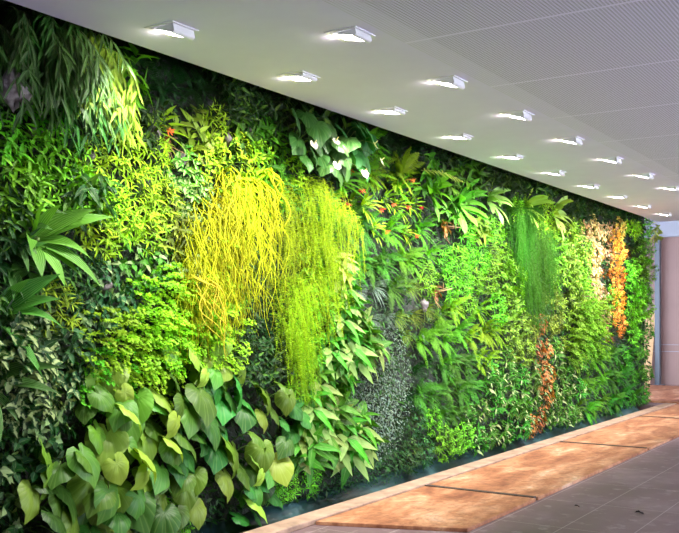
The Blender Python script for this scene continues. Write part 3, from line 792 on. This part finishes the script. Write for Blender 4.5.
seam = math_n(nt, 'LESS_THAN', seamY, .012)
hole = math_n(nt, 'MULTIPLY', hole, math_n(nt, 'SUBTRACT', 1, seam))
nz = N(nt, 'ShaderNodeTexNoise', Scale=.9, Detail=3.0); lk(nt, tc.outputs['Object'], nz.inputs['Vector'])
nearedge = math_n(nt, 'LESS_THAN', X, -2.70)
dark = mixc(nt, nearedge, (.34, .335, .40), (.55, .54, .64))
base = mixc(nt, seam, (.74, .71, .90), (.80, .77, .95))
b = N(nt, 'ShaderNodeBsdfPrincipled', Roughness=.8)
lk(nt, mixc(nt, hole, base, dark), b.inputs['Base Color']); out(nt, b.outputs[0])
M = MB(); M.box((-4.33, -6, CEIL), (-2.87, 17.35, CEIL + .25)); tag(M.build('ceiling', m_soff), kind='structure')
M = MB(); M.box((-2.87, -6, CEIL), (6, 17.35, CEIL + .25)); tag(M.build('ceiling.001', m_perf), kind='structure')
M = MB(); M.box((-4.95, -6, 3.95), (6, 17.35, 4.15)); M.box((-10, 17.35, 3.9), (6, 24, 4.15)); tag(M.build('ceiling.002', m_soff), kind='structure')

# ------------------------------------------------------------------ far end
m_end = simple('taupe_panel', (.27, .165, .14), .5, 0, .06, 2)
m_post = simple('grey_metal', (.08, .10, .12), .4, .3, .05, 5)
m_pale = simple('pale_beam', (.32, .35, .40), .6, 0, .04, 3)
m_board = simple('beige_board', (.62, .42, .20), .7, 0, .15, 10)
M = MB(); M.box((-10, 22.8, 0), (9, 23.1, 3.9)); tag(M.build('wall_far', m_end), kind='structure')
M = MB(); M.box((-10, -6.0, 0), (-9.8, 23, 3.9)) ; 
M2 = MB(); M2.box((-10.2, 17.4, 0), (-10, 24, 4)); tag(M2.build('wall_left_far', m_end), kind='structure')
M = MB(); M.box((-10, 22.66, 3.52), (9, 22.8, 3.9)); tag(M.build('trim_2', m_pale), kind='structure')
for zz, i in ((.80, 3), (.96, 4)):
    M = MB(); M.box((-10, 22.785, zz), (9, 22.8, zz + .01)); tag(M.build('trim_%d' % i, m_pale), kind='structure')
pc = at(659, 385, 5.6)
M = MB(); M.box((-5.70, 22.5, 0), (-5.59, 22.66, 3.52)); M.box((-5.76, 22.44, 0), (-5.51, 22.70, .03))
o = M.build('steel_post', m_post); tag(o, 'slim grey metal post in front of the taupe far wall', 'post')
pl = at(653, 345, 5.7)
M = MB(); M.box((-.11, -.02, 0), (.11, .02, 1.75)); o = M.build('leaning_board', m_board); o.location = (-5.86, 22.26, .0)
o.rotation_euler = (-.2, .03, 0); tag(o, 'beige board leaning upright behind the far corner of the plants', 'board')

# ------------------------------------------------------------------ lamps
m_white = simple('lamp_white', (.78, .78, .80), .4, 0, .02, 3)
m_lens, nt = new_mat('lamp_lens'); em = N(nt, 'ShaderNodeEmission', Strength=45.0); em.inputs[0].default_value = (1, .90, .80, 1); out(nt, em.outputs[0])
W_, D_ = .095, .085   # half size, drop of the free edge
def lamp_meshes(drop):
    f = MB(); s = W_ + .02
    f.box((-s, -s, -.006), (s, -W_, .0)); f.box((-s, W_, -.006), (s, s, .0)); f.box((-s, -W_, -.006), (-W_, W_, .0)); f.box((W_, -W_, -.006), (s, W_, .0))
    h = MB(); a, w = W_ - .004, W_ - .004; t = .008
    # wedge: hinge on the wall side (-x), free edge hanging on the room side (+x)
    def slab(p0, p1, y0, y1, th):
        h.add([(p0[0], y0, p0[1]), (p1[0], y0, p1[1]), (p1[0], y1, p1[1]), (p0[0], y1, p0[1]),
               (p0[0], y0, p0[1] + th), (p1[0], y0, p1[1] + th), (p1[0], y1, p1[1] + th), (p0[0], y1, p0[1] + th)],
              [(0,3,2,1),(4,5,6,7),(0,1,5,4),(1,2,6,5),(2,3,7,6),(3,0,4,7)])
    fr = .016
    slab((-a, -.006), (a, -drop), -w, -w + fr, .008); slab((-a, -.006), (a, -drop), w - fr, w, .008)
    slab((-a, -.006), (-a + fr, -.006 - fr * (drop - .006) / (2 * a)), -w, w, .008)
    nb = 6; bk = []
    for q in range(nb + 1):          # rounded back of the housing
        g = PI / 2 * q / nb
        bk.append((a - .012 + .024 * math.sin(g) if q < nb else a + .012, -drop - .004 + .018 * (1 - math.cos(g))))
    bk.append((a + .002, -.002)); bk.append((a - .012, -.002))
    h.add([(x_, -w, z_) for x_, z_ in bk] + [(x_, w, z_) for x_, z_ in bk],
          [tuple(range(len(bk)))[::-1], tuple(range(len(bk), 2 * len(bk)))] + [(j, (j + 1) % len(bk), len(bk) + (j + 1) % len(bk), len(bk) + j) for j in range(len(bk))])
    for sy in (-w, w - t):
        h.add([(-a, sy, -.004), (a, sy, -drop), (a, sy, -.002), (-a, sy + t, -.004), (a, sy + t, -drop), (a, sy + t, -.002)], [(0,1,2),(3,5,4),(0,3,4,1),(1,4,5,2),(0,2,5,3)])
    l = MB(); z0, z1 = -.004, -drop + .004
    l.add([(-a + fr, -w + fr, z0 - .001), (a - t, -w + fr, z1), (a - t, w - fr, z1), (-a + fr, w - fr, z0 - .001)], [(0, 3, 2, 1)])
    return f.mesh('lamp_frame', m_white, False), h.mesh('lamp_housing', m_white, False), l.mesh('lamp_lens', m_lens, False)
LM = {d: lamp_meshes(d) for d in (.058, .045, .03)}
spot_d = {}
glow_d = bpy.data.lights.new('lamp_glow', 'POINT'); glow_d.energy = .3; glow_d.color = (1, .9, .78); glow_d.shadow_soft_size = .03
def spot(strength):
    if strength not in spot_d:
        d = bpy.data.lights.new('lamp_spot', 'SPOT'); d.energy = strength; d.color = (1, .97, .90)
        d.spot_size = math.radians(98); d.spot_blend = .75; d.shadow_soft_size = .05
        spot_d[strength] = d
    return spot_d[strength]
def lamp(x, yv, drop, rot, strength, lab, tgt_z):
    root = link('ceiling_lamp', None, None, (x, yv, CEIL)); root.rotation_euler = (0, 0, rot)
    tag(root, lab, 'ceiling lamp', 'square ceiling lamps over the planted wall')
    f, h, l = LM[drop]
    link('frame', f, root); link('housing', h, root); link('lens', l, root)
    s = link('bulb', spot(strength), root); s.location = (-.03, 0, -drop * .75 - .02)
    g = link('glow', glow_d, root); g.location = (-W_ - .03, 0, -.035)
    d = Vector((-4.5 - x, 0, tgt_z - CEIL)); s.rotation_euler = d.to_track_quat('-Z', 'Y').to_euler()
EX = ['nearest', 'second', 'third', 'fourth', 'fifth', 'sixth', 'seventh', 'eighth', 'ninth', 'tenth', 'eleventh']
LO = [4.84 + 1.338 * i for i in range(9)]
LI = [4.17 + 1.32 * i for i in range(10)]
DI = [.058, .03, .03, .03, .03, .045, .045, .03, .045, .045]
DO = [.045, .058, .058, .058, .058, .058, .045, .058, .045]
for i, yy in enumerate(LO):
    lamp(-3.06, yy, DO[i], 0, 235.0, 'square white tilting ceiling lamp, %s in the row farther from the plants' % EX[i], 1.5)
for i, yy in enumerate(LI):
    lamp(-3.91, yy, DI[i], 0, 130.0, 'square white tilting ceiling lamp, %s in the row closer to the plants' % EX[i], 1.9)

# ------------------------------------------------------------------ daylight and view
w = bpy.data.worlds.new('world'); bpy.context.scene.world = w; w.use_nodes = True
bg = w.node_tree.nodes['Background']; bg.inputs[0].default_value = (.82, .89, 1.06, 1); bg.inputs[1].default_value = 7.3
vs_ = bpy.context.scene.view_settings
vs_.view_transform = 'Standard'; vs_.look = 'None'; vs_.gamma = 1; vs_.exposure = 0.13; vs_.use_curve_mapping = False
print('plants', sum(len(m) for m in members.values()), 'protos', len(PROTO), 'empty patches', [P_[i][-1] for i, m in members.items() if not m])
